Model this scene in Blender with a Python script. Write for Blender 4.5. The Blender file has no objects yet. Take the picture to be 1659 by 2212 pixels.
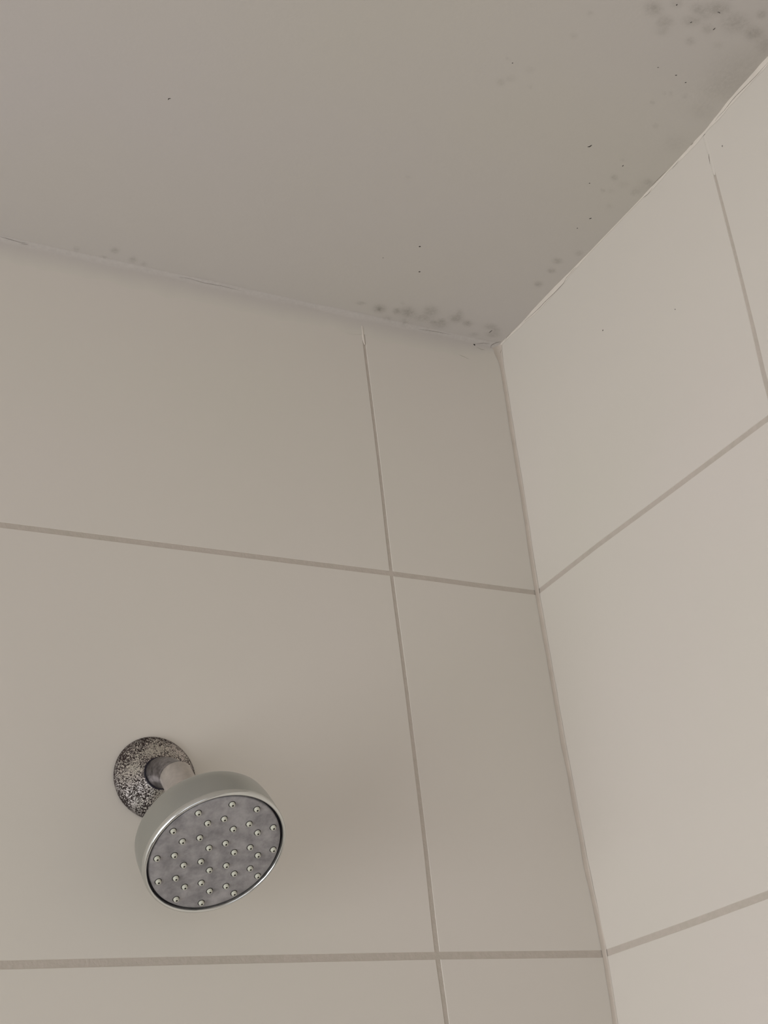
import bpy, bmesh, math, random
from mathutils import Vector, Matrix, noise
from mathutils.bvhtree import BVHTree

def srgb(r, g, b):
    f = lambda c: (c / 255) / 12.92 if c / 255 <= 0.04045 else ((c / 255 + 0.055) / 1.055) ** 2.4
    return (f(r), f(g), f(b), 1)
# light levels and material colours
EXPOSURE = 0.0
WEST_POWER, SOUTH_FILL_POWER = 49.0, 3.3
DAY = (0.98, 0.985, 1.0)
TILE_A, TILE_B = srgb(217, 212, 201), srgb(219, 212, 204)
GROUT_A, GROUT_B = srgb(187, 180, 167), srgb(193, 183, 173)
PAINT_A, PAINT_B = srgb(205, 199, 196), srgb(205, 200, 190)
MOULD_SHADE_COL = srgb(128, 122, 112)
CAULK = srgb(222, 214, 203)
CORNER = srgb(202, 192, 180)
PAINT_MID = srgb(205, 199, 193)
TILE_MID = srgb(217, 212, 202)
MOULD_K = 0.62
FL_DARK, FL_DARK2 = srgb(52, 38, 36), srgb(38, 30, 26)
FL_LITE, FL_LITE2 = srgb(216, 212, 202), srgb(204, 194, 190)
BODY_A, BODY_B = srgb(187, 191, 189), srgb(192, 194, 190)
NECK_A, NECK_B = srgb(190, 185, 180), srgb(208, 201, 195)  # pinkish reflection of the wall painted into the neck's chrome
ARM_A, ARM_B = srgb(84, 80, 82), srgb(160, 156, 158)
RIM_A, RIM_B = srgb(215, 218, 216), srgb(225, 226, 224)
PLATE_A, PLATE_B = srgb(132, 130, 132), srgb(178, 175, 176)
NOZ = srgb(205, 205, 190)

scene = bpy.context.scene
COL = scene.collection
H = 2.4                                   # ceiling height (m); room corner at x = 0, y = 0

# ------------------------------------------------------------------ camera
cam_data = bpy.data.cameras.new('camera')
cam_data.sensor_fit = 'VERTICAL'
cam_data.sensor_height = 36.0
cam_data.sensor_width = 27.0
cam_data.lens = 3044.81 / 2212 * 36.0
cam_data.clip_start = 0.01
cam = bpy.data.objects.new('camera', cam_data)
COL.objects.link(cam)
right = Vector((0.88222597, -0.45867597, -0.10627175))
up = -Vector((0.12837684, 0.45150354, -0.88298581))
back = -Vector((0.45298645, 0.76535018, 0.45721152))
m = Matrix((right, up, back)).transposed().to_4x4()
m.translation = Vector((-0.66841744, -0.88535539, H - 0.72565606))
cam.matrix_world = m
scene.camera = cam

# ------------------------------------------------------------------ colour management, world, daylight
scene.view_settings.view_transform = 'Standard'
scene.view_settings.look = 'None'
scene.view_settings.gamma = 1.0
scene.view_settings.use_curve_mapping = False
scene.view_settings.exposure = EXPOSURE

world = bpy.data.worlds.new('overcast_sky')
scene.world = world
world.use_nodes = True
world.node_tree.nodes['Background'].inputs['Color'].default_value = (0.62, 0.68, 0.78, 1)
world.node_tree.nodes['Background'].inputs['Strength'].default_value = 0.6

def area_light(name, loc, rot, sx, sy, power, color):
    l = bpy.data.lights.new(name, 'AREA')
    l.shape = 'RECTANGLE'; l.size = sx; l.size_y = sy; l.energy = power; l.color = color
    o = bpy.data.objects.new(name, l); COL.objects.link(o)
    o.location = loc; o.rotation_euler = rot
    return o
# daylight through the west window; weaker south fill added to soften the head's shadow
area_light('window_daylight_west', (-2.73, -1.02, 1.05), (0, math.radians(-90), 0), 1.8, 1.7, WEST_POWER, DAY)
area_light('south_fill_light', (-1.3, -2.33, 1.35), (math.radians(90), 0, 0), 1.4, 1.2, SOUTH_FILL_POWER, DAY)

# ------------------------------------------------------------------ helpers
def mat_new(name):
    m_ = bpy.data.materials.new(name); m_.use_nodes = True
    nt = m_.node_tree
    return m_, nt, nt.nodes['Principled BSDF']

def node(nt, kind, **kw):
    n_ = nt.nodes.new(kind)
    for k, v in kw.items():
        if k in n_.inputs: n_.inputs[k].default_value = v
        else: setattr(n_, k, v)
    return n_

def mix_col(nt, fac, a, b, blend='MIX'):
    mx = nt.nodes.new('ShaderNodeMix'); mx.data_type = 'RGBA'; mx.blend_type = blend
    for idx, val in ((0, fac), (6, a), (7, b)):
        if isinstance(val, (int, float)): mx.inputs[idx].default_value = val
        elif isinstance(val, tuple): mx.inputs[idx].default_value = val if len(val) == 4 else (*val, 1)
        else: nt.links.new(val, mx.inputs[idx])
    return mx.outputs[2]

def noise_fac(nt, scale, detail=3, lo=0.35, hi=0.65, coords='Object', rough=0.5):
    tc = node(nt, 'ShaderNodeTexCoord')
    nz = node(nt, 'ShaderNodeTexNoise', Scale=scale, Detail=detail, Roughness=rough)
    nt.links.new(tc.outputs[coords], nz.inputs['Vector'])
    mr = node(nt, 'ShaderNodeMapRange'); mr.inputs[1].default_value = lo; mr.inputs[2].default_value = hi
    nt.links.new(nz.outputs[0], mr.inputs[0])
    return mr.outputs[0]

def srgb(r, g, b):
    f = lambda c: (c / 255) / 12.92 if c / 255 <= 0.04045 else ((c / 255 + 0.055) / 1.055) ** 2.4
    return (f(r), f(g), f(b), 1)

def simple(name, base, rough, metallic=0.0, vary=0.0, vscale=8, spec=0.5):
    m_, nt, p = mat_new(name)
    p.inputs['Roughness'].default_value = rough
    p.inputs['Metallic'].default_value = metallic
    p.inputs['Specular IOR Level'].default_value = spec
    if vary:
        f = noise_fac(nt, vscale)
        dark = tuple(c * (1 - vary) for c in base[:3]) + (1,)
        lite = tuple(min(1, c * (1 + vary)) for c in base[:3]) + (1,)
        nt.links.new(mix_col(nt, f, dark, lite), p.inputs['Base Color'])
    else:
        p.inputs['Base Color'].default_value = base
    return m_

def link(name, bm, mats, parent=None, smooth=False, kind=None):
    me = bpy.data.meshes.new(name)
    bm.normal_update(); bm.to_mesh(me); bm.free()
    for mm in (mats if isinstance(mats, (list, tuple)) else [mats]): me.materials.append(mm)
    if smooth:
        for p in me.polygons: p.use_smooth = True
    o = bpy.data.objects.new(name, me); COL.objects.link(o)
    if parent is not None: o.parent = parent
    if kind: o['kind'] = kind
    return o

def interp(tab, x):
    if x <= tab[0][0]: return tab[0][1]
    for (a, va), (b, vb) in zip(tab, tab[1:]):
        if x <= b:
            t = (x - a) / (b - a); t = t * t * (3 - 2 * t) if len(tab) > 4 else t
            return va + (vb - va) * t
    return tab[-1][1]

def box(bm, x0, x1, y0, y1, z0, z1, mi=0):
    vs = [bm.verts.new((x, y, z)) for x in (x0, x1) for y in (y0, y1) for z in (z0, z1)]
    for f in ((0, 1, 3, 2), (4, 6, 7, 5), (0, 4, 5, 1), (2, 3, 7, 6), (0, 2, 6, 4), (1, 5, 7, 3)):
        bm.faces.new([vs[i] for i in f]).material_index = mi

# ------------------------------------------------------------------ materials
def glazed_tile():
    m_, nt, p = mat_new('cream_wall_tile')
    f1 = noise_fac(nt, 3.0, 3, 0.3, 0.7)
    c1 = mix_col(nt, f1, TILE_A, TILE_B)
    nt.links.new(c1, p.inputs['Base Color'])
    p.inputs['Roughness'].default_value = 0.42
    p.inputs['Specular IOR Level'].default_value = 0.25
    bump = node(nt, 'ShaderNodeBump', Strength=0.02, Distance=0.001)
    nt.links.new(noise_fac(nt, 60, 2), bump.inputs['Height'])
    nt.links.new(bump.outputs[0], p.inputs['Normal'])
    return m_
def grout_mat():
    m_, nt, p = mat_new('beige_grout')
    f1 = noise_fac(nt, 9.0, 4, 0.3, 0.7)
    f2 = noise_fac(nt, 220.0, 4, 0.3, 0.75)
    c = mix_col(nt, f1, GROUT_A, GROUT_B)
    c = mix_col(nt, f2, c, tuple(v * 1.06 for v in GROUT_B[:3]), 'MIX')
    nt.links.new(c, p.inputs['Base Color'])
    p.inputs['Roughness'].default_value = 0.9
    bump = node(nt, 'ShaderNodeBump', Strength=0.25, Distance=0.0005)
    nt.links.new(noise_fac(nt, 500, 3), bump.inputs['Height'])
    nt.links.new(bump.outputs[0], p.inputs['Normal'])
    return m_
def mould_shade_over(nt, c):
    at = node(nt, 'ShaderNodeAttribute', attribute_name='mould')  # on trim_3 this attribute also carries a painted band of shade
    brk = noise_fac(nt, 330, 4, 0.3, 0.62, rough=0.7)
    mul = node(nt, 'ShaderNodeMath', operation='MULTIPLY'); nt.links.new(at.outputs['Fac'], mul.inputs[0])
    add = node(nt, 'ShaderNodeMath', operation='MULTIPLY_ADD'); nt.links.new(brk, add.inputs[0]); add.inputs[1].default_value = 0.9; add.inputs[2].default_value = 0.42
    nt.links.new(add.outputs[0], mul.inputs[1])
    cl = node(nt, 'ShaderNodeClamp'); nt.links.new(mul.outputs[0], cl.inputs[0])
    return mix_col(nt, cl.outputs[0], c, MOULD_SHADE_COL)
def ceiling_paint():
    m_, nt, p = mat_new('ceiling_paint')
    f1 = noise_fac(nt, 2.2, 3, 0.3, 0.7)
    c = mix_col(nt, f1, PAINT_A, PAINT_B)
    c = mould_shade_over(nt, c)
    nt.links.new(c, p.inputs['Base Color'])
    p.inputs['Roughness'].default_value = 0.75
    p.inputs['Specular IOR Level'].default_value = 0.2
    bump = node(nt, 'ShaderNodeBump', Strength=0.06, Distance=0.0006)
    nt.links.new(noise_fac(nt, 320, 3), bump.inputs['Height'])
    nt.links.new(bump.outputs[0], p.inputs['Normal'])
    return m_
M_tile, M_grout, M_ceil = glazed_tile(), grout_mat(), ceiling_paint()
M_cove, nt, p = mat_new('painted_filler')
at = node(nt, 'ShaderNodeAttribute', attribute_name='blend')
nt.links.new(mould_shade_over(nt, mix_col(nt, at.outputs['Fac'], PAINT_MID, TILE_MID)), p.inputs['Base Color'])
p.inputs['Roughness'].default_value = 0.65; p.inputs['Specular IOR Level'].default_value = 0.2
M_paint = simple('white_wall_paint', PAINT_A, 0.8, vary=0.02, vscale=3)
M_caulk = simple('white_sealant', CAULK, 0.5, vary=0.03, vscale=60)
M_corner = simple('aged_corner_sealant', CORNER, 0.55, vary=0.05, vscale=50)
M_crack = simple('dark_crack', srgb(96, 86, 74), 0.95, vary=0.2, vscale=400)  # dark tone of the crack ribbons
M_speck = simple('black_speck', srgb(30, 22, 18), 0.8)
M_floor = simple('grey_floor_tile', srgb(120, 114, 108), 0.5, vary=0.05, vscale=5)

def flange_mat():
    m_, nt, p = mat_new('corroded_chrome')
    tc = node(nt, 'ShaderNodeTexCoord')
    nz = node(nt, 'ShaderNodeTexNoise', Scale=820, Detail=1.2, Roughness=0.5, Distortion=0.35)
    nt.links.new(tc.outputs['Object'], nz.inputs['Vector'])
    big = node(nt, 'ShaderNodeTexNoise', Scale=75, Detail=3)
    nt.links.new(tc.outputs['Object'], big.inputs['Vector'])
    # worm-like tarnish: thin bands where the noise passes its middle, wider where the large noise is high
    sub = node(nt, 'ShaderNodeMath', operation='SUBTRACT'); nt.links.new(nz.outputs[0], sub.inputs[0]); sub.inputs[1].default_value = 0.5
    ab = node(nt, 'ShaderNodeMath', operation='ABSOLUTE'); nt.links.new(sub.outputs[0], ab.inputs[0])
    wid = node(nt, 'ShaderNodeMapRange'); nt.links.new(big.outputs[0], wid.inputs[0])
    wid.inputs[1].default_value = 0.38; wid.inputs[2].default_value = 0.62; wid.inputs[3].default_value = 0.038; wid.inputs[4].default_value = 0.110
    dv = node(nt, 'ShaderNodeMath', operation='DIVIDE'); nt.links.new(ab.outputs[0], dv.inputs[0]); nt.links.new(wid.outputs[0], dv.inputs[1])
    ramp = node(nt, 'ShaderNodeMapRange'); nt.links.new(dv.outputs[0], ramp.inputs[0])
    ramp.inputs[1].default_value = 0.75; ramp.inputs[2].default_value = 1.25; ramp.inputs[3].default_value = 1.0; ramp.inputs[4].default_value = 0.0
    # extra tarnish towards the outer edge of the plate, where water sits behind it
    at = node(nt, 'ShaderNodeAttribute', attribute_name='rust')
    mx = node(nt, 'ShaderNodeMath', operation='MULTIPLY_ADD'); nt.links.new(at.outputs['Fac'], mx.inputs[0]); mx.inputs[1].default_value = 0.55
    nt.links.new(ramp.outputs[0], mx.inputs[2])
    cl = node(nt, 'ShaderNodeClamp'); nt.links.new(mx.outputs[0], cl.inputs[0])
    tint = mix_col(nt, noise_fac(nt, 30, 2), FL_DARK, FL_DARK2)
    lite = mix_col(nt, noise_fac(nt, 45, 2), FL_LITE, FL_LITE2)
    nt.links.new(mix_col(nt, cl.outputs[0], lite, tint), p.inputs['Base Color'])
    inv = node(nt, 'ShaderNodeMath', operation='MULTIPLY_ADD'); nt.links.new(cl.outputs[0], inv.inputs[0]); inv.inputs[1].default_value = -0.75; inv.inputs[2].default_value = 0.85
    nt.links.new(inv.outputs[0], p.inputs['Metallic'])
    ro = node(nt, 'ShaderNodeMath', operation='MULTIPLY_ADD'); nt.links.new(cl.outputs[0], ro.inputs[0]); ro.inputs[1].default_value = 0.5; ro.inputs[2].default_value = 0.3
    nt.links.new(ro.outputs[0], p.inputs['Roughness'])
    bump = node(nt, 'ShaderNodeBump', Strength=0.5, Distance=0.0004); bump.invert = True
    nt.links.new(cl.outputs[0], bump.inputs['Height']); nt.links.new(bump.outputs[0], p.inputs['Normal'])
    return m_
def chrome_mat(name, base, base2, rough, scale=45, metallic=0.9):
    m_, nt, p = mat_new(name)
    f = noise_fac(nt, scale, 4, 0.32, 0.68, rough=0.65)
    nt.links.new(mix_col(nt, f, base, base2), p.inputs['Base Color'])
    p.inputs['Metallic'].default_value = metallic
    mr = node(nt, 'ShaderNodeMapRange'); mr.inputs[3].default_value = rough; mr.inputs[4].default_value = rough + 0.08
    nt.links.new(f, mr.inputs[0]); nt.links.new(mr.outputs[0], p.inputs['Roughness'])
    return m_
M_flange = flange_mat()
M_body = chrome_mat('dull_chrome', BODY_A, BODY_B, 0.26, 12, 0.96)
M_arm = chrome_mat('streaked_chrome', ARM_A, ARM_B, 0.30, 260)
M_neck = chrome_mat('neck_painted_reflection', NECK_A, NECK_B, 0.36, 200, 0.8)
M_rim = chrome_mat('bright_chrome', RIM_A, RIM_B, 0.10, 30, 1.0)
M_plate = chrome_mat('limescaled_grey_plate', PLATE_A, PLATE_B, 0.5, 95, 0.25)
M_gap = simple('dark_gap', srgb(26, 20, 34), 0.6)
M_nozzle = simple('grey_green_rubber', NOZ, 0.55, vary=0.05, vscale=400)
M_hole_shade = simple('nozzle_hole_and_shade', srgb(34, 28, 24), 0.8)

# ------------------------------------------------------------------ measured shapes (m / mm in the room)
HEAD_C = (-0.34204, -0.08496, 1.89475)
HEAD_N = (0.0754, -0.5914, -0.8028)
HEAD_R = 0.04371
ELBOW = (-0.3493, -0.031, 1.9675)
NOZZLES_MM = [(4.0, -36.8), (-14.0, -34.7), (23.7, -28.7), (5.0, -25.9), (14.7, -21.9), (-13.3, -23.6), (-30.9, -22.3), (34.9, -14.5), (-4.1, -19.0), (-21.7, -17.6), (15.7, -11.0), (26.0, -7.5), (-3.1, -8.2), (6.6, -4.0), (-21.2, -6.3), (27.3, 3.0), (-38.0, -5.7), (37.7, 6.0), (-11.7, -1.9), (-29.0, -0.8), (8.0, 6.4), (18.4, 9.8), (-10.3, 8.4), (-0.3, 12.5), (-27.8, 9.6), (19.9, 19.8), (30.4, 22.9), (-18.4, 14.2), (-35.5, 15.0), (1.4, 22.4), (11.4, 26.0), (-16.6, 24.0), (-6.8, 28.3), (-24.4, 29.2), (13.5, 35.6), (-4.7, 37.6)]
# soft grey mould patches on the ceiling paint: centre, two half axes (mm), strength
MOULD = [(-112.5, -386.8, 5.2, -2.08, 3.33, 4.38, 0.55), (-97.0, -379.7, 5.28, -2.1, 3.46, 4.48, 0.45), (-93.3, -371.2, 4.38, -1.74, 2.15, 2.8, 0.22), (-81.9, -398.1, 4.94, -1.98, 2.69, 3.34, 0.4), (-69.5, -403.1, 8.06, -3.23, 3.85, 4.67, 0.5), (-79.8, -387.4, 5.61, -2.24, 2.73, 3.42, 0.45), (-63.6, -385.7, 3.78, -1.5, 2.82, 3.45, 0.35), (-47.8, -397.0, 9.47, -3.77, 5.77, 6.83, 0.42), (-27.8, -393.5, 5.77, -2.28, 3.89, 4.5, 0.6), (-34.7, -409.9, 3.15, -1.26, 2.33, 2.67, 0.5), (-68.3, -371.9, 3.18, -1.26, 2.26, 2.83, 0.35), (-99.8, -396.2, 3.67, -1.47, 2.08, 2.66, 0.3), (-46.0, -375.6, 3.21, -1.27, 2.05, 2.48, 0.2), (-72.9, -394.6, 4.36, -1.74, 2.75, 3.38, 0.25), (-151.7, -366.7, 1.82, -0.73, 0.96, 1.37, 0.3), (-13.1, -361.2, 19.91, -7.77, 12.73, 14.98, 0.2), (-10.6, -386.3, 6.51, -2.56, 6.22, 7.09, 0.3), (-13.8, -341.0, 13.45, -5.21, 8.02, 9.66, 0.15), (-14.6, -320.2, 8.53, -3.28, 6.49, 8.0, 0.15), (-12.4, -283.6, 8.76, -3.32, 6.02, 7.68, 0.13), (-3.2, -235.8, 8.01, -2.97, 4.9, 6.5, 0.2), (-132.8, -14.7, 5.09, -1.76, 2.55, 4.95, 0.6), (-133.1, -14.6, 1.96, -0.67, 0.95, 1.85, 0.6), (-116.6, -16.7, 3.16, -1.09, 1.97, 3.72, 0.6), (-116.9, -17.3, 1.58, -0.54, 0.98, 1.85, 0.3), (-106.5, -18.7, 5.55, -1.91, 3.35, 6.21, 0.6), (-87.6, -27.4, 5.57, -1.92, 3.1, 5.56, 0.5), (-88.9, -15.9, 6.41, -2.2, 2.42, 4.39, 0.35), (-77.3, -12.4, 2.42, -0.83, 1.06, 1.89, 0.5), (-69.9, -11.9, 6.49, -2.21, 2.87, 5.08, 0.45), (-60.0, -24.3, 5.26, -1.8, 2.9, 5.01, 0.6), (-61.1, -32.8, 2.81, -0.97, 2.88, 4.95, 0.35), (-46.2, -21.5, 3.67, -1.25, 2.23, 3.79, 0.65), (-23.5, -23.9, 5.36, -1.82, 2.32, 3.8, 0.45), (-14.4, -13.9, 5.83, -1.97, 2.37, 3.87, 0.4), (-15.4, -21.3, 3.73, -1.27, 1.57, 2.55, 0.4), (-102.2, -4.6, 2.0, -0.68, 1.36, 2.53, 0.4), (-152.1, -16.7, 3.49, -1.21, 0.77, 1.53, 0.6), (-119.2, -4.7, 3.17, -1.09, 1.32, 2.52, 0.3), (-70.7, -17.6, 2.42, -0.83, 1.43, 2.51, 0.4), (-31.4, -8.1, 3.73, -1.26, 1.15, 1.94, 0.35), (-93.5, -11.3, 24.11, -8.25, 6.23, 11.4, 0.12), (-117.0, -28.8, 1.17, -0.41, 0.98, 1.82, 0.25), (-373.5, -15.1, 2.75, -0.99, 0.91, 2.81, 0.55), (-402.4, -6.6, 2.04, -0.73, 0.67, 2.25, 0.35), (-356.3, -8.6, 2.79, -0.99, 0.96, 2.86, 0.5), (-346.1, -6.4, 2.11, -0.75, 0.79, 2.3, 0.35), (-378.9, -4.3, 2.42, -0.86, 0.36, 1.14, 0.4), (-35.3, -233.8, 2.51, -0.93, 1.65, 2.29, 0.5), (-35.0, -217.5, 1.45, -0.54, 1.0, 1.41, 0.5), (-8.2, -226.8, 4.02, -1.49, 2.44, 3.28, 0.25), (-6.0, -239.5, 2.54, -0.94, 1.73, 2.29, 0.3), (-18.8, -127.4, 3.49, -1.24, 1.82, 2.73, 0.55), (-16.1, -114.0, 3.13, -1.11, 1.48, 2.23, 0.6), (-16.4, -93.8, 3.17, -1.11, 1.87, 2.87, 0.6), (-7.2, -142.9, 3.09, -1.1, 1.84, 2.68, 0.35), (-18.4, -203.2, 2.21, -0.81, 1.74, 2.42, 0.2), (-23.1, -229.6, 4.34, -1.61, 2.37, 3.24, 0.15), (-9.0, -223.0, 1.46, -0.54, 1.04, 1.41, 0.3), (-28.2, -219.4, 2.9, -1.07, 1.69, 2.35, 0.15), (-57.3, -313.0, 1.34, -0.52, 0.9, 1.19, 0.4), (-49.0, -324.8, 1.33, -0.52, 1.21, 1.55, 0.3), (-36.5, -326.6, 1.67, -0.65, 0.93, 1.17, 0.3), (-54.6, -323.7, 1.33, -0.51, 0.9, 1.16, 0.2), (-39.9, -293.7, 1.71, -0.65, 0.94, 1.24, 0.4), (-171.2, -294.7, 3.17, -1.23, 1.46, 2.33, 0.22), (-175.9, -289.0, 2.54, -0.99, 1.45, 2.35, 0.3), (-183.0, -310.5, 0.93, -0.37, 0.7, 1.13, 0.3), (-162.5, -307.1, 2.84, -1.11, 1.47, 2.29, 0.15), (-153.3, -293.4, 1.6, -0.62, 0.76, 1.18, 0.25), (-191.2, -175.7, 2.05, -0.76, 0.76, 1.42, 0.2), (-41.3, -253.2, 1.76, -0.66, 0.97, 1.32, 0.2), (-150.8, -345.7, 2.16, -0.86, 1.47, 2.14, 0.2)]
SPECKS = [('C', [(-0.07617, -0.25562, 2.4), (-0.07494, -0.25636, 2.4), (-0.07447, -0.25817, 2.4)], 0.00097), ('C', [(-0.39032, -0.18768, 2.4), (-0.39043, -0.18894, 2.4), (-0.38923, -0.18941, 2.4)], 0.00065), ('C', [(-0.1415, -0.10361, 2.4), (-0.14058, -0.10394, 2.4)], 0.00118), ('C', [(-0.12518, -0.07343, 2.4), (-0.12423, -0.07377, 2.4)], 0.00112), ('C', [(-0.16333, -0.07988, 2.4), (-0.16296, -0.08002, 2.4)], 0.00069), ('C', [(-0.0997, -0.3956, 2.4), (-0.09961, -0.39651, 2.4)], 0.00071), ('C', [(-0.08048, -0.3867, 2.4), (-0.07979, -0.38764, 2.4)], 0.00065), ('C', [(-0.06828, -0.40159, 2.4), (-0.0675, -0.4019, 2.4), (-0.06602, -0.40161, 2.4)], 0.00049), ('C', [(-0.06068, -0.38757, 2.4), (-0.06039, -0.3895, 2.4)], 0.00066), ('C', [(-0.05886, -0.3421, 2.4), (-0.05772, -0.34255, 2.4)], 0.00069), ('C', [(-0.04714, -0.33865, 2.4), (-0.04639, -0.33934, 2.4)], 0.0007), ('C', [(-0.07611, -0.34335, 2.4), (-0.07528, -0.34392, 2.4)], 0.00052), ('C', [(-0.03681, -0.24673, 2.4), (-0.03692, -0.24811, 2.4)], 0.00069), ('C', [(-0.05059, -0.22056, 2.4), (-0.05004, -0.22105, 2.4)], 0.00074), ('C', [(-0.02456, -0.18395, 2.4), (-0.0236, -0.18524, 2.4)], 0.00088), ('C', [(-0.02734, -0.16973, 2.4), (-0.02724, -0.1704, 2.4)], 0.00079), ('C', [(-0.17819, -0.30774, 2.4), (-0.1778, -0.30836, 2.4)], 0.00058), ('C', [(-0.01911, -0.01464, 2.4), (-0.01882, -0.01705, 2.4), (-0.01855, -0.01907, 2.4)], 0.00063), ('L', [(-0.02762, 0.0, 2.3949), (-0.02646, 0.0, 2.39439)], 0.00128), ('R', [(0.0, -0.14381, 2.32046), (0.0, -0.14417, 2.321)], 0.00093), ('R', [(0.0, -0.2287, 2.28369), (0.0, -0.22904, 2.28367)], 0.00083), ('R', [(0.0, -0.31583, 2.37467), (-0.0, -0.3156, 2.37351)], 0.00064)]
CRACKS = [('C', [(-0.4618, -0.00176, 2.4), (-0.45435, -0.00083, 2.4), (-0.44502, 7e-05, 2.4), (-0.43912, -0.00113, 2.4)], 0.00052), ('C', [(-0.44473, 0.00119, 2.4), (-0.4386, 0.00082, 2.4)], 0.00048), ('C', [(-0.31335, 0.00031, 2.4), (-0.3042, -0.00025, 2.4), (-0.29132, 0.00126, 2.4), (-0.27509, 0.0003, 2.4), (-0.25793, 0.00114, 2.4)], 0.00035), ('L', [(-0.08505, 0.0, 2.39893), (-0.06796, 0.0, 2.40026), (-0.0508, 0.0, 2.40054)], 0.00035), ('L', [(-0.0093, 0.0, 2.39479), (-0.00824, 0.0, 2.39813), (-0.00529, 0.0, 2.40059), (-0.00022, 0.0, 2.40354), (0.00412, 0.0, 2.40502)], 0.00058), ('L', [(-0.02573, 0.0, 2.39584), (-0.01618, 0.0, 2.39897), (-0.00955, 0.0, 2.3994)], 0.00032), ('R', [(0.0, -0.01122, 2.39777), (0.0, -0.01494, 2.39945), (0.0, -0.02138, 2.39931)], 0.00035), ('L', [(0.00076, 0.0, 2.39129), (0.00255, 0.0, 2.39582)], 0.00032), ('L', [(-0.02477, 0.0, 2.39245), (-0.02001, 0.0, 2.39092), (-0.01645, 0.0, 2.39117)], 0.00026), ('L', [(-0.04608, 0.0, 2.37967), (-0.04038, 0.0, 2.37836), (-0.03569, -0.0, 2.37683)], 0.00023), ('R', [(0.0, -0.04461, 2.39708), (0.0, -0.0575, 2.39596), (0.0, -0.07032, 2.39527), (0.0, -0.0772, 2.39556), (0.0, -0.09338, 2.39481), (0.0, -0.10732, 2.39495), (0.0, -0.11224, 2.39692), (0.0, -0.12399, 2.3979), (0.0, -0.1274, 2.39741)], 0.00048), ('R', [(0.0, -0.37675, 2.40163), (0.0, -0.36955, 2.40131), (0.0, -0.36227, 2.401), (0.0, -0.34783, 2.40141), (0.0, -0.34049, 2.40162), (0.0, -0.33529, 2.40123), (0.0, -0.32641, 2.39968), (0.0, -0.31966, 2.39986), (0.0, -0.31582, 2.39906)], 0.00048), ('R', [(0.0, -0.28969, 2.39974), (-0.0, -0.28628, 2.39983)], 0.00045), ('R', [(0.0, -0.27048, 2.39763), (-0.0, -0.2618, 2.39634)], 0.00032), ('R', [(0.0, -0.2363, 2.39769), (0.0, -0.23422, 2.39698), (0.0, -0.22974, 2.39647), (0.0, -0.22413, 2.39741)], 0.00039), ('R', [(0.0, -0.25568, 2.3995), (0.0, -0.24254, 2.39998), (0.0, -0.23507, 2.39964)], 0.00039), ('R', [(0.0, -0.3013, 2.37875), (0.0, -0.30042, 2.37445), (0.0, -0.29976, 2.36997)], 0.00065)]

X0, Y0 = -2.6, -2.2                       # the far sides of the small bathroom
# the east wall is not quite true: it bows by a few millimetres over its height
BOW = [(1.6, 0.0), (1.75, 0.0), (1.85, 0.0022), (1.93, -0.0009), (2.026, -0.0024), (2.148, -0.0027), (2.26, -0.0004), (2.385, 0.0012), (2.45, 0.0012)]
def bow(z): return interp(BOW, z)
CEIL_EDGE = [(-0.45, 0.0065), (-0.376, 0.0058), (-0.349, 0.0046), (-0.334, 0.0038), (-0.318, 0.0017), (-0.300, 0.0002), (-0.275, -0.0005), (-0.2, -0.0005), (-0.1, -0.0006), (-0.04, -0.0012), (0, 0)]
def ceil_dz(x, y): return interp(CEIL_EDGE, y) * math.exp(-abs(x) / 0.05)

# ------------------------------------------------------------------ tiled walls: raised tiles in a bed of grout, one mesh each
def tiled_wall(name, us, vs, place, thick):
    """us / vs: joint centre lines as functions plus half widths; place(u, v, d) -> point, d = depth behind the tile face"""
    bm = bmesh.new()
    for i in range(len(us) - 1):
        for j in range(len(vs) - 1):
            (ua, ha), (ub, hb) = us[i], us[i + 1]
            (va, ga), (vb, gb) = vs[j], vs[j + 1]
            u_lo, u_hi, v_lo, v_hi = ua(0), ub(0), va(0), vb(0)
            nu = max(2, int(abs(u_hi - u_lo) / 0.03)); nv = max(2, int(abs(v_hi - v_lo) / 0.03))
            su = [0, 1] ; 
            ring_in = 0.0007
            grid = []
            for b in range(-1, nv + 2):
                row = []
                for a in range(-1, nu + 2):
                    s = min(max(a / nu, 0), 1); t = min(max(b / nv, 0), 1)
                    v0 = v_lo + (v_hi - v_lo) * t; u0 = u_lo + (u_hi - u_lo) * s
                    edge_u = a in (-1, nu + 1); edge_v = b in (-1, nv + 1)
                    iu = 0 if edge_u else ring_in; iv = 0 if edge_v else ring_in
                    ul = ua(v0) + ha(v0) + iu; ur = ub(v0) - hb(v0) - iu
                    vl = va(u0) + ga(u0) + iv; vr = vb(u0) - gb(u0) - iv
                    u = ul + (ur - ul) * s; v = vl + (vr - vl) * t
                    d = 0.0011 if (edge_u or edge_v) else (0.00012 if (a in (0, nu) or b in (0, nv)) else 0.0)
                    row.append(bm.verts.new(place(u, v, d)))
                grid.append(row)
            for r0, r1 in zip(grid, grid[1:]):
                for k in range(len(r0) - 1):
                    f = bm.faces.new((r0[k], r0[k + 1], r1[k + 1], r1[k])); f.material_index = 0; f.smooth = False
    # grout bed
    U0, U1 = us[0][0](0), us[-1][0](0); V0, V1 = vs[0][0](0), vs[-1][0](0)
    nu, nv = int(abs(U1 - U0) / 0.04) + 1, int(abs(V1 - V0) / 0.02) + 1
    g = [[bm.verts.new(place(U0 + (U1 - U0) * a / nu, V0 + (V1 - V0) * b / nv, 0.0005)) for a in range(nu + 1)] for b in range(nv + 1)]
    for r0, r1 in zip(g, g[1:]):
        for k in range(nu):
            bm.faces.new((r0[k], r0[k + 1], r1[k + 1], r1[k])).material_index = 1
    return bm

K = lambda c: (lambda t: c)
def curve(tab): return lambda t: interp(tab, t)
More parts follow.
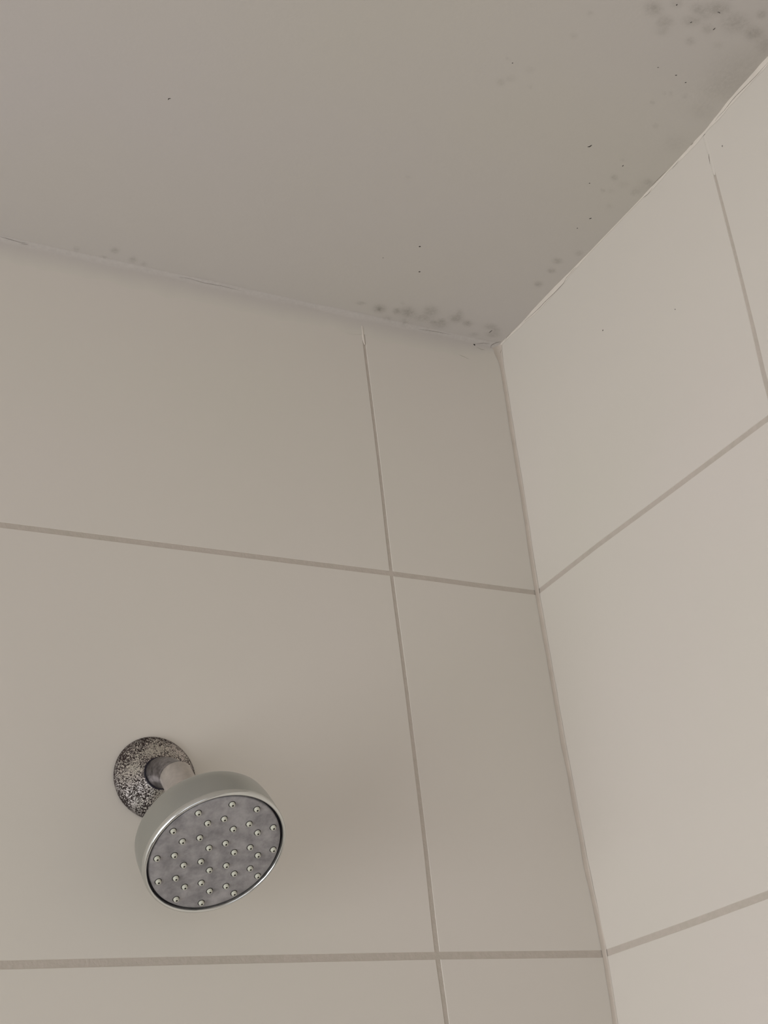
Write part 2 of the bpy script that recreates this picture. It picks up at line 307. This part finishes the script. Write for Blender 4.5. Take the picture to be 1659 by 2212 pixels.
# north wall (y = 0): u = x, v = z
joint_v_n = curve([(1.80, -0.1430), (1.85, -0.1441), (1.94, -0.1431), (2.045, -0.1431), (2.148, -0.1441), (2.25, -0.1433), (2.37, -0.1437)])
hw_v_n = curve([(1.8, 0.0013), (1.85, 0.0015), (1.95, 0.0012), (2.1, 0.0011), (2.3, 0.0009), (2.37, 0.0008)])
joint_z1_n = curve([(-0.457, H - 0.2521), (-0.319, H - 0.2523), (-0.145, H - 0.2524), (-0.032, H - 0.2536), (0, H - 0.2537)])
joint_z2_n = curve([(-0.451, H - 0.5525), (-0.313, H - 0.5516), (-0.144, H - 0.5512), (-0.006, H - 0.5519)])
us = [(K(X0), K(0))] + [(K(-0.1435 - 0.6 * k), K(0.0013)) for k in (4, 3, 2, 1)] + [(joint_v_n, hw_v_n), (K(0.003), K(0))]
vs_low = [(K(v), K(0.0018)) for v in (0.0, H - 2.052, H - 1.752, H - 1.452, H - 1.152, H - 0.852)]
vs = vs_low + [(joint_z2_n, K(0.0021)), (joint_z1_n, K(0.0017)), (K(H + 0.012), K(0))]
bm = tiled_wall('wall_north', us, vs, lambda u, v, d: (u, d, v), 0.1)
box(bm, X0 - 0.1, 0.1, 0.002, 0.1, 0, H + 0.012, 1)
wall_n = link('wall_north', bm, [M_tile, M_grout], kind='structure')
# east wall (x = 0, bowed): u = -y so that it grows towards the viewer, v = z
joint_v_e = curve([(1.9, 0.2970), (2.18, 0.2979), (2.233, 0.2990), (2.296, 0.3001), (2.359, 0.3001), (2.40, 0.3003)])
hw_v_e = curve([(1.9, 0.0017), (2.18, 0.0016), (2.25, 0.0012), (2.30, 0.0010), (2.36, 0.0008)])
joint_z1_e = curve([(0.0, H - 0.2525), (0.09, H - 0.2510), (0.163, H - 0.2517), (0.287, H - 0.2520)])
joint_z2_e = curve([(0.0, H - 0.5515), (0.098, H - 0.5522), (0.183, H - 0.5519)])
us = [(K(-0.003), K(0)), (joint_v_e, hw_v_e), (K(0.899), K(0.0015)), (K(1.499), K(0.0015)), (K(2.099), K(0.0015)), (K(-Y0), K(0))]
vs = vs_low + [(joint_z2_e, K(0.0019)), (joint_z1_e, K(0.0017)), (K(H + 0.012), K(0))]
bm = tiled_wall('wall_east', us, vs, lambda u, v, d: (bow(v) + d, -u, v), 0.1)
box(bm, 0.004, 0.1, Y0 - 0.1, 0.002, 0, H + 0.012, 1)
wall_e = link('wall_east', bm, [M_tile, M_grout], kind='structure')
# the two plain walls behind the viewer, each with a window, the south one added for fill
M_frame = simple('white_window_frame', srgb(225, 222, 216), 0.4)
def window_wall(name, wname, a0, a1, lo, hi, z0, z1, put):
    """put(a0, a1, d0, d1, z0, z1) -> box args; a runs along the wall, d is the depth outward"""
    bm = bmesh.new()
    for (p0, p1, q0, q1) in ((a0, lo, 0, H + 0.012), (hi, a1, 0, H + 0.012), (lo, hi, 0, z0), (lo, hi, z1, H + 0.012)):
        box(bm, *put(p0, p1, 0, 0.1, q0, q1))
    link(name, bm, M_paint, kind='structure')
    bm = bmesh.new()
    for (p0, p1, q0, q1) in ((lo, hi, z0, z0 + 0.05), (lo, hi, z1 - 0.05, z1), (lo, lo + 0.05, z0, z1), (hi - 0.05, hi, z0, z1)):
        box(bm, *put(p0, p1, 0.02, 0.07, q0, q1))
    return link(wname, bm, M_frame, kind='structure')
put_s = lambda a0, a1, d0, d1, z0, z1: (a0, a1, Y0 - d1, Y0 - d0, z0, z1)
put_w = lambda a0, a1, d0, d1, z0, z1: (X0 - d1, X0 - d0, a0, a1, z0, z1)
win_w = window_wall('wall_west', 'window_1', Y0, 0.0, -1.85, -0.20, 0.15, 1.95, put_w)
win_s = window_wall('wall_south', 'added_fill_window', X0 - 0.1, 0.1, -2.0, -0.6, 0.75, 1.95, put_s)  # unseen window added as the opening for the fill light
gm, nt, p = mat_new('window_glass')
tr = node(nt, 'ShaderNodeBsdfTransparent'); gl = node(nt, 'ShaderNodeBsdfGlossy', Roughness=0.05); mxs = node(nt, 'ShaderNodeMixShader'); mxs.inputs[0].default_value = 0.06
nt.links.new(tr.outputs[0], mxs.inputs[1]); nt.links.new(gl.outputs[0], mxs.inputs[2]); nt.links.new(mxs.outputs[0], nt.nodes['Material Output'].inputs[0])
bm = bmesh.new(); box(bm, *put_w(-1.80, -0.25, 0.044, 0.048, 0.20, 1.90)); link('window_pane', bm, gm, win_w)
bm = bmesh.new(); box(bm, *put_s(-1.95, -0.65, 0.044, 0.048, 0.80, 1.90)); link('window_pane', bm, gm, win_s)
bm = bmesh.new(); box(bm, X0 - 0.1, 0.1, Y0 - 0.1, 0.1, -0.1, 0)
link('floor', bm, M_floor, kind='structure')

# ------------------------------------------------------------------ ceiling with mould patches
def axis(lo, hi, fine_lo, step, coarse):
    out = []; v = lo
    while v < fine_lo - 1e-6: out.append(v); v += coarse
    n = int(round((hi - fine_lo) / step))
    return out + [fine_lo + (hi - fine_lo) * k / n for k in range(n + 1)]
xs = axis(X0, 0.001, -0.56, 0.0022, 0.1); ys = axis(Y0, 0.0, -0.46, 0.0022, 0.1)
bm = bmesh.new()
lay = bm.verts.layers.float.new('mould')
inv = []
for cx_, cy_, ax, ay, bx_, by_, s in MOULD:
    det = ax * by_ - ay * bx_
    inv.append((cx_, cy_, by_ / det, -bx_ / det, -ay / det, ax / det, s, math.hypot(ax, ay) + math.hypot(bx_, by_)))
def mould_at(x, y, cand):
    if not cand or x < -0.56 or y < -0.46: return 0.0
    tot = 0.0; X, Y = x * 1000, y * 1000
    for q in cand:
        dx, dy = X - q[0], Y - q[1]
        a = q[2] * dx + q[3] * dy; b = q[4] * dx + q[5] * dy
        r2 = a * a + b * b
        if r2 < 5: tot = 1 - (1 - tot) * (1 - MOULD_K * q[6] * math.exp(-r2 ** 1.25 * 0.9))
    return tot
grid = []
for y in ys:
    row = []
    cand = [q for q in inv if abs(y * 1000 - q[1]) < 2.2 * q[7]]
    for x in xs:
        v = bm.verts.new((x, y, H + ceil_dz(x, y)))
        tot = mould_at(x, y, cand)
        v[lay] = tot
        row.append(v)
    grid.append(row)
for r0, r1 in zip(grid, grid[1:]):
    for k in range(len(xs) - 1):
        f = bm.faces.new((r0[k], r1[k], r1[k + 1], r0[k + 1])); f.smooth = True
box(bm, X0 - 0.1, 0.1, Y0 - 0.1, 0.1, H + 0.012, H + 0.11)
ceiling = link('ceiling', bm, M_ceil, kind='structure')

# ------------------------------------------------------------------ sealant beads in the three junctions
def sweep(rings, name, mat, kind='structure', parent=None, smooth=True):
    bm = bmesh.new()
    lay = bm.verts.layers.float.new('blend'); mould_shade = bm.verts.layers.float.new('mould')
    R = [[bm.verts.new(p_) for p_ in r] for r in rings]
    for r in R:
        for k, v in enumerate(r):
            v[lay] = min(1.0, max(0.0, 1 - k / 6))
            v[mould_shade] = mould_at(v.co.x, v.co.y, inv) * math.exp(-(H - v.co.z) / 0.004) + 0.15 * math.exp(-((H - v.co.z - 0.0016) / 0.0022) ** 2) if name == 'trim_3' else 0.0  # mould, plus shade painted along the fillet to cancel its brightening
    for r0, r1 in zip(R, R[1:]):
        for k in range(len(r0) - 1):
            if (r0[k].co - r0[k + 1].co).length < 1e-7: continue
            bm.faces.new((r0[k], r0[k + 1], r1[k + 1], r1[k]))
    bmesh.ops.recalc_face_normals(bm, faces=bm.faces)
    return link(name, bm, mat, parent, smooth, kind)
def cove(p_wall, p_ceil, corner, bulge, n=7):
    """points of a fillet from one surface to the other, closed behind through the corner; bulge None = quarter curve tangent to both"""
    out = []
    for k in range(n + 1):
        t = k / n
        if bulge is None:
            f = t * math.pi / 2
            out.append(corner + (p_wall - corner) * (1 - math.sin(f)) + (p_ceil - corner) * (1 - math.cos(f)))
        else:
            q = p_wall.lerp(p_ceil, t)
            out.append(q + (corner - q) * bulge * math.sin(math.pi * t))
    return out + [out[-1].copy(), corner + (corner - p_wall.lerp(p_ceil, .5)).normalized() * 0.001, out[0]]
BEAD = [(-2.3, 0.003), (-0.43, 0.004), (-0.376, 0.0042), (-0.349, 0.0040), (-0.335, 0.0038), (-0.318, 0.003), (-0.305, 0.0012), (-0.292, 0.0024), (-0.275, 0.0018), (-0.256, 0.0006), (-0.245, 0.0016), (-0.232, 0.0020), (-0.22, 0.0006), (-0.15, 0.0006), (-0.12, 0.0018), (-0.104, 0.0034), (-0.092, 0.0040), (-0.06, 0.0042), (-0.043, 0.0022), (-0.019, 0.0012), (0.0, 0.0015)]
rings = []
y = 0.0
while y > Y0:
    w_ = interp(BEAD, y) * (1 + 0.16 * noise.noise(Vector((0, y * 120, 3)))) + 0.0002
    zc = H + ceil_dz(0, y); xb = bow(H - 0.01)
    rings.append(cove(Vector((xb - 0.0001, y, zc - w_)), Vector((xb - 0.35 * w_ - 0.0004, y, zc + 0.0002)), Vector((xb + 0.001, y, zc + 0.001)), -0.10))
    y -= 0.0025 if y > -0.46 else 0.05
sweep(rings, 'trim_1', M_caulk)
rings = []
z = H
while z > 0:
    w_ = 0.0036 + 0.0006 * noise.noise(Vector((5, z * 40, 0))) + (0.0075 * max(0, 1 - (H - z) / 0.022) ** 1.3)
    wr = 0.0013 + 0.0004 * noise.noise(Vector((9, z * 60, 0))) + (0.0028 * max(0, 1 - (H - z) / 0.02))
    c = bow(z)
    rings.append(cove(Vector((c - w_, -0.00008, z)), Vector((c - 0.0001, -wr, z)), Vector((c - 0.0001, -0.0001, z)), None))
    z -= 0.003 if z > 1.7 else 0.05
sweep(rings, 'trim_2', M_corner)
rings = []
x = 0.001
while x > X0:
    a = 0.022 + 0.004 * noise.noise(Vector((x * 14, 2, 0))) + 0.004 * noise.noise(Vector((x * 60, 5, 0)))
    r_ = 0.0050 + 0.0012 * noise.noise(Vector((x * 23, 7, 0))); b = r_ * 0.8
    if x > -0.05: a *= 0.35 + 0.65 * (-x) / 0.05
    low = [Vector((x, -0.00006 - 0.00006 * math.sin(math.pi * k / 6), H - a + (a - r_) * k / 6)) for k in range(6)]
    rings.append(low + cove(Vector((x, -0.00006, H - r_)), Vector((x, -b, H - 0.00006 + ceil_dz(x, -b))), Vector((x, -0.00006, H - 0.00006)), None, 10))
    x -= 0.0025 if x > -0.56 else 0.05
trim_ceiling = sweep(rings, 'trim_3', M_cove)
# sealant smeared over the top ends of the two upright joints
def smear(name, pts, half, axis_dir, normal, lift, mat, parent):
    rings = []
    for k, p_ in enumerate(pts):
        p_ = Vector(p_); h = half[k]
        rings.append([p_ - axis_dir * h - normal * 0.0003, p_ - axis_dir * h * 0.55 + normal * lift * 0.8, p_ + normal * lift, p_ + axis_dir * h * 0.55 + normal * lift * 0.8, p_ + axis_dir * h - normal * 0.0003])
    return sweep(rings, name, mat, parent=parent)
smear('sealant_smear', [(-0.1440, 0, H - 0.011), (-0.1440, 0, H - 0.014), (-0.1439, 0, H - 0.020), (-0.1438, 0, H - 0.026), (-0.1434, 0, H - 0.031)], [0.0005, 0.0011, 0.0013, 0.0012, 0.0004], Vector((1, 0, 0)), Vector((0, -1, 0)), 0.00035, M_caulk, wall_n)
xb = bow(H - 0.02)
smear('sealant_smear', [(xb, -0.3000, H - 0.002), (xb, -0.3003, H - 0.010), (xb, -0.3003, H - 0.020), (xb, -0.3002, H - 0.030), (xb, -0.3001, H - 0.037), (xb, -0.3001, H - 0.041)], [0.0020, 0.0022, 0.0020, 0.0018, 0.0016, 0.0006], Vector((0, 1, 0)), Vector((-1, 0, 0)), 0.0001, M_tile, wall_e)

# ------------------------------------------------------------------ hairline cracks and small black specks, laid on the surfaces
bpy.context.view_layer.update()
def tree_of(objs):
    vs_, fs_ = [], []
    for o in objs:
        n0 = len(vs_)
        vs_ += [v.co.copy() for v in o.data.vertices]
        fs_ += [tuple(i + n0 for i in p_.vertices) for p_ in o.data.polygons]
    return BVHTree.FromPolygons(vs_, fs_)
SURF = tree_of([o for o in COL.objects if o.type == 'MESH' and (o.name in ('ceiling', 'wall_north', 'wall_east', 'trim_1', 'trim_2', 'trim_3') or o.name.startswith('sealant_smear'))])
NRM = {'C': Vector((0, 0, -1)), 'L': Vector((0, -1, 0)), 'R': Vector((-1, 0, 0))}
MID = Vector((-0.67, -0.88, H - 0.73))                     # middle of the room
def on_surface(p_, s):
    """the visible surface of the room at a measured point of the plain box shape"""
    d = (Vector(p_) - MID).normalized()
    hit = SURF.ray_cast(MID, d)
    return (hit[0], -d) if hit[0] is not None else (Vector(p_), NRM[s])
def dense(pts, step=0.0008):
    out = []
    for a, b in zip(pts, pts[1:]):
        a, b = Vector(a), Vector(b); n_ = max(1, int((b - a).length / step))
        out += [a.lerp(b, k / n_) for k in range(n_)]
    return out + [Vector(pts[-1])]
def blob(name, pts, width, s, mat, parent=None, step=0.0008, taper=0.55, height=0.5, wob=0.15):
    """a thin low ridge (half tube) along points on a surface, tapering to its ends"""
    P_ = dense(pts, step); n_ = len(P_); bm = bmesh.new(); rr = []
    for k, p_ in enumerate(P_):
        q, nn = on_surface(p_, s)
        nn = NRM[s]
        t = (P_[min(k + 1, n_ - 1)] - P_[max(k - 1, 0)]).normalized()
        side = nn.cross(t).normalized()
        e = min(k, n_ - 1 - k) / max(1, (n_ - 1) / 2)
        h = width / 2 * (1 - taper + taper * min(1, e * 1.6)) * (1 + wob * noise.noise(Vector((k * 0.7, p_.x * 900, p_.y * 900))))
        rr.append([bm.verts.new(q + side * (h * math.cos(a)) + nn * (max(h * height, 0.00006) * math.sin(a) )) for a in (math.pi + 0.35, math.pi * 0.75, math.pi * 0.5, math.pi * 0.25, -0.35)])
    t0 = (P_[1] - P_[0]).normalized() * width * 0.35; t1 = (P_[-1] - P_[-2]).normalized() * width * 0.35
    for ring, tt in ((rr[0], -t0), (rr[-1], t1)):
        c = sum((v.co for v in ring), Vector()) / 5 + tt
        cv = bm.verts.new(c)
        for k in range(4): bm.faces.new((ring[k], ring[k + 1], cv))
    for r0, r1 in zip(rr, rr[1:]):
        for k in range(4): bm.faces.new((r0[k], r0[k + 1], r1[k + 1], r1[k]))
    bmesh.ops.recalc_face_normals(bm, faces=bm.faces)
    return link(name, bm, mat, parent, True)
def dot(name, pts, width, s, mat):
    a, b = Vector(pts[0]), Vector(pts[1]); c, _ = on_surface((a + b) / 2, s)
    nn = NRM[s]; t = (b - a).normalized(); side = nn.cross(t).normalized()
    la = (b - a).length / 2 + width * 0.30; lb = width * 0.55
    bm = bmesh.new(); bmesh.ops.create_icosphere(bm, subdivisions=3, radius=1.0)
    for v in bm.verts:
        w = 1 + 0.22 * noise.noise(Vector((v.co.x * 1.3 + c.x * 500, v.co.y * 1.3, v.co.z + c.y * 500)))
        v.co = c + t * (v.co.x * la * w) + side * (v.co.y * lb * w) + nn * (v.co.z * lb * 0.45)
    return link(name, bm, mat, None, True)
HOST = {'C': ceiling, 'L': wall_n, 'R': wall_e}
for s, pts, w_ in CRACKS:
    o = blob('hairline_crack', pts, w_, s, M_crack, HOST[s], taper=0.85, height=0.15, wob=0.5)

SPECK_LABELS = [
    'long curved black speck on the ceiling, below the top right mould patches',
    'bent black speck alone on the far left part of the ceiling',
    'round black speck in mid ceiling, upper one of a vertical pair',
    'round black speck in mid ceiling, lower one of a vertical pair',
    'faint tiny dot on the ceiling, left of and between the vertical pair of black dots',
    'black speck at the very top edge of the ceiling, right of two round mould patches',
    'slanted black speck in the middle of the mouldy ceiling area at top right',
    'crooked black speck inside the upper dark mould patch at top right',
    'slanted dark streak speck below the crooked one in the top right mould',
    'small dark speck under the top right mould, middle of a slanting row of three',
    'small dark speck under the top right mould, rightmost of a slanting row of three',
    'faint speck under the top right mould, leftmost of a slanting row of three',
    'tiny slanted speck on the ceiling between the long curved speck and the right wall',
    'tiny round dot on the ceiling straight below the long curved speck',
    'pointed black speck on the ceiling closest above the middle of the right wall edge',
    'faint round dot on the ceiling just left below the pointed black speck',
    'tiny slanted speck in the upper middle ceiling, far left of the mould patches',
    'short thin dark streak on the ceiling just above the room corner',
    'oval black speck on the left wall just beside the top corner',
    'small black dot on the top tile of the right wall, lower left of two dots',
    'small black dot on the top tile of the right wall, upper right of two dots',
    'tiny upright speck on the right wall beside the top end of the upright joint']
for (s, pts, w_), lab in zip(SPECKS, SPECK_LABELS):
    where = {'C': 'specks on the ceiling', 'L': 'specks on the walls', 'R': 'specks on the walls'}[s]
    o = dot('dirt_speck', pts, w_, s, M_speck) if len(pts) == 2 else blob('dirt_speck', pts, w_ * (1.7 if len(pts) == 2 else 1.15), s, M_speck, None, step=0.0002, taper=0.45, height=0.5)
    o['label'] = lab; o['category'] = 'speck'; o['group'] = where

# ------------------------------------------------------------------ shower head
C0, N0 = Vector(HEAD_C), Vector(HEAD_N).normalized()
U0 = N0.cross(Vector((0, 0, 1))).normalized(); V0 = N0.cross(U0)
FL = Vector((-0.3493, 0.0, H - 0.4315))
head = bpy.data.objects.new('shower_head', None); COL.objects.link(head)
head.empty_display_size = 0.02
head['label'] = 'round chrome shower head with speckled corroded wall plate on the tiled left wall'
head['category'] = 'shower head'
head.location = FL
bpy.context.view_layer.update()

def lathe(name, profile, origin, ax, u, v, mat, seg=96, close=False, attr=None, parent=None):
    """profile: (distance along ax, radius)"""
    bm = bmesh.new(); lay = bm.verts.layers.float.new('rust') if attr else None
    R = []
    for s, r in profile:
        if r < 1e-6:
            R.append([bm.verts.new(origin + ax * s)]); continue
        ring = []
        for k in range(seg):
            a = 2 * math.pi * k / seg
            vv = bm.verts.new(origin + ax * s + (u * math.cos(a) + v * math.sin(a)) * r)
            if attr: vv[lay] = attr(r)
            ring.append(vv)
        R.append(ring)
    for r0, r1 in zip(R, R[1:]):
        for k in range(seg):
            a, b = k, (k + 1) % seg
            if len(r0) == 1: bm.faces.new((r0[0], r1[a], r1[b]))
            elif len(r1) == 1: bm.faces.new((r0[a], r0[b], r1[0]))
            else: bm.faces.new((r0[a], r0[b], r1[b], r1[a]))
    bmesh.ops.recalc_face_normals(bm, faces=bm.faces)
    bm.transform(Matrix.Translation(-(parent_origin)))
    o = link(name, bm, mat, parent or head, True)
    return o
parent_origin = FL
def smooth_profile(pts, n=6):
    """Catmull-Rom through the points"""
    out = []
    for i in range(len(pts) - 1):
        p0 = pts[max(i - 1, 0)]; p1 = pts[i]; p2 = pts[i + 1]; p3 = pts[min(i + 2, len(pts) - 1)]
        for k in range(n):
            t = k / n
            out.append(tuple(0.5 * (2 * b + (c - a) * t + (2 * a - 5 * b + 4 * c - d) * t * t + (3 * b - a - 3 * c + d) * t ** 3) for a, b, c, d in zip(p0, p1, p2, p3)))
    return out + [pts[-1]]
YN = Vector((0, -1, 0)); XU = Vector((1, 0, 0)); ZU = Vector((0, 0, 1))
# wall plate: turned edge, low dome rising to the arm
prof = [(0.0, 0.0287), (0.0010, 0.0290), (0.0022, 0.0289), (0.0034, 0.0281), (0.0042, 0.0268)] + smooth_profile([(0.0046, 0.0260), (0.0062, 0.0225), (0.0080, 0.0180), (0.0098, 0.0142), (0.0112, 0.0119), (0.0118, 0.0100)], 5) + [(0.006, 0.0098)]
lathe('wall_flange', prof, FL, YN, XU, ZU, M_flange, 96, attr=lambda r: max(0.0, min(1.0, (r - 0.0255) / 0.0030)))
# thin dark seam where the arm leaves the plate
def torus(name, c, ax, u, v, R_, r_, mat, seg=72, ms=10):
    return lathe(name, [(r_ * math.sin(2 * math.pi * k / ms), R_ + r_ * math.cos(2 * math.pi * k / ms)) for k in range(ms + 1)], c, ax, u, v, mat, seg)
torus('seam_ring', FL + YN * 0.0116, YN, XU, ZU, 0.0108, 0.0006, M_gap)
# arm: short pipe out of the wall bending down into the head's neck
EL = Vector(ELBOW)
NECK_S = 0.080
A0 = FL + YN * 0.004; A1 = FL + YN * 0.012; B1 = C0 - N0 * (NECK_S - 0.004); CT = FL + YN * 0.027 + Vector((0.0004, 0, -0.0030))
path = [A0, FL + YN * 0.008] + [A1 * (1 - t) ** 2 + CT * 2 * t * (1 - t) + B1 * t * t for t in [k / 16 for k in range(17)]]
def tube(name, path, rad, mat, parent=None, seg=48):
    bm = bmesh.new(); R = []
    for k, c in enumerate(path):
        t = (path[min(k + 1, len(path) - 1)] - path[max(k - 1, 0)]).normalized()
        u = Vector((1, 0, 0)); u = (u - t * u.dot(t)).normalized(); v = t.cross(u)
        r = rad(k / (len(path) - 1)) if callable(rad) else rad
        R.append([bm.verts.new(c + (u * math.cos(a) + v * math.sin(a)) * r - parent_origin) for a in [2 * math.pi * q / seg for q in range(seg)]])
    for r0, r1 in zip(R, R[1:]):
        for q in range(seg): bm.faces.new((r0[q], r0[(q + 1) % seg], r1[(q + 1) % seg], r1[q]))
    bmesh.ops.recalc_face_normals(bm, faces=bm.faces)
    return link(name, bm, mat, parent or head, True)
tube('shower_arm', path, 0.0104, M_arm)
# shell: neck, flare, shoulder and slightly tapered drum
k_ = HEAD_R
prof = [(0.0010, k_ + 0.0018)] + [(0.0030, k_ + 0.0021), (0.0060, k_ + 0.0021), (0.012, k_ + 0.0019), (0.018, k_ + 0.0015), (0.0225, k_ + 0.0008)] + smooth_profile([(0.0245, k_ - 0.0002), (0.0265, k_ - 0.0022), (0.0290, k_ - 0.0065), (0.0325, k_ - 0.0130), (0.037, k_ - 0.0192), (0.043, k_ - 0.0248), (0.050, k_ - 0.0292), (0.055, k_ - 0.0311)], 5) + [(0.0552, 0.010)]
body = lathe('head_shell', prof, C0, -N0, U0, V0, M_body, 128)
# neck between the shell and the arm
lathe('swivel_neck', [(0.0548, 0.0100), (0.0549, k_ - 0.0311)] + smooth_profile([(0.055, k_ - 0.0311), (0.060, k_ - 0.0323), (0.066, k_ - 0.0328), (NECK_S, k_ - 0.0329)], 5) + [(NECK_S + 0.0006, k_ - 0.0333), (NECK_S, 0.0095)], C0, -N0, U0, V0, M_neck, 96)
# polished rim round the face
prof = [(-0.0032, k_ - 0.0002), (-0.0002, k_ - 0.0001), (0.0006, k_ + 0.0003), (0.0009, k_ + 0.0009), (0.0006, k_ + 0.0016), (-0.0004, k_ + 0.0021), (-0.0016, k_ + 0.0023), (-0.0030, k_ + 0.0021)]
lathe('rim', prof, C0, N0, U0, V0, M_rim, 128)
# dark gap between rim and face plate
lathe('gap_ring', [(-0.0030, k_ + 0.0002), (-0.0032, k_ - 0.0016)], C0, N0, U0, V0, M_gap, 128)
# face plate
prof = [(-0.0040, k_ - 0.0014), (-0.0010, k_ - 0.0014), (-0.0005, k_ - 0.0016), (-0.0002, k_ - 0.0022), (0.0, k_ - 0.004), (0.0, 0.03), (0.0, 0.02), (0.0, 0.01), (0.0, 0.0)]
plate = lathe('spray_plate', prof, C0, N0, U0, V0, M_plate, 128)
# nozzles: rubber nub, shadow in its socket painted as a dark ring, hole in the tip; each a sub-part of the plate
def nozzle_mesh():
    bm = bmesh.new(); seg = 20
    prof = [(0.00005, 0.00205, 1), (0.0001, 0.00165, 1), (0.0001, 0.00160, 0), (0.0009, 0.00150, 0), (0.0014, 0.00125, 0), (0.0016, 0.00085, 0), (0.00162, 0.00058, 0), (0.00145, 0.00050, 1), (0.0006, 0.00045, 1), (0.0006, 0, 1)]
    R = []
    for s, r, mi in prof:
        R.append([bm.verts.new((0, 0, s))] if r == 0 else [bm.verts.new((r * math.cos(2 * math.pi * k / seg), r * math.sin(2 * math.pi * k / seg), s)) for k in range(seg)])
    for i, (r0, r1) in enumerate(zip(R, R[1:])):
        for k in range(seg):
            a, b = k, (k + 1) % seg
            f = bm.faces.new((r0[a], r0[b], r1[0]) if len(r1) == 1 else (r0[a], r0[b], r1[b], r1[a]))
            f.material_index = 1 if (prof[i][2] == 1 or i >= 6) else 0; f.smooth = True
    bmesh.ops.recalc_face_normals(bm, faces=bm.faces)
    return bm
noz0 = link('nozzle', nozzle_mesh(), [M_nozzle, M_hole_shade], plate)
rot = Matrix((U0, V0, U0.cross(V0))).transposed()
if U0.cross(V0).dot(N0) < 0: rot = Matrix((V0, U0, V0.cross(U0))).transposed()
for i, (a, b) in enumerate(NOZZLES_MM):
    o = noz0 if i == 0 else noz0.copy()
    if i: COL.objects.link(o); o.parent = plate
    mm = (rot * 1.1).to_4x4(); mm.translation = C0 + U0 * a / 1000 + V0 * b / 1000 - parent_origin
    o.matrix_local = mm
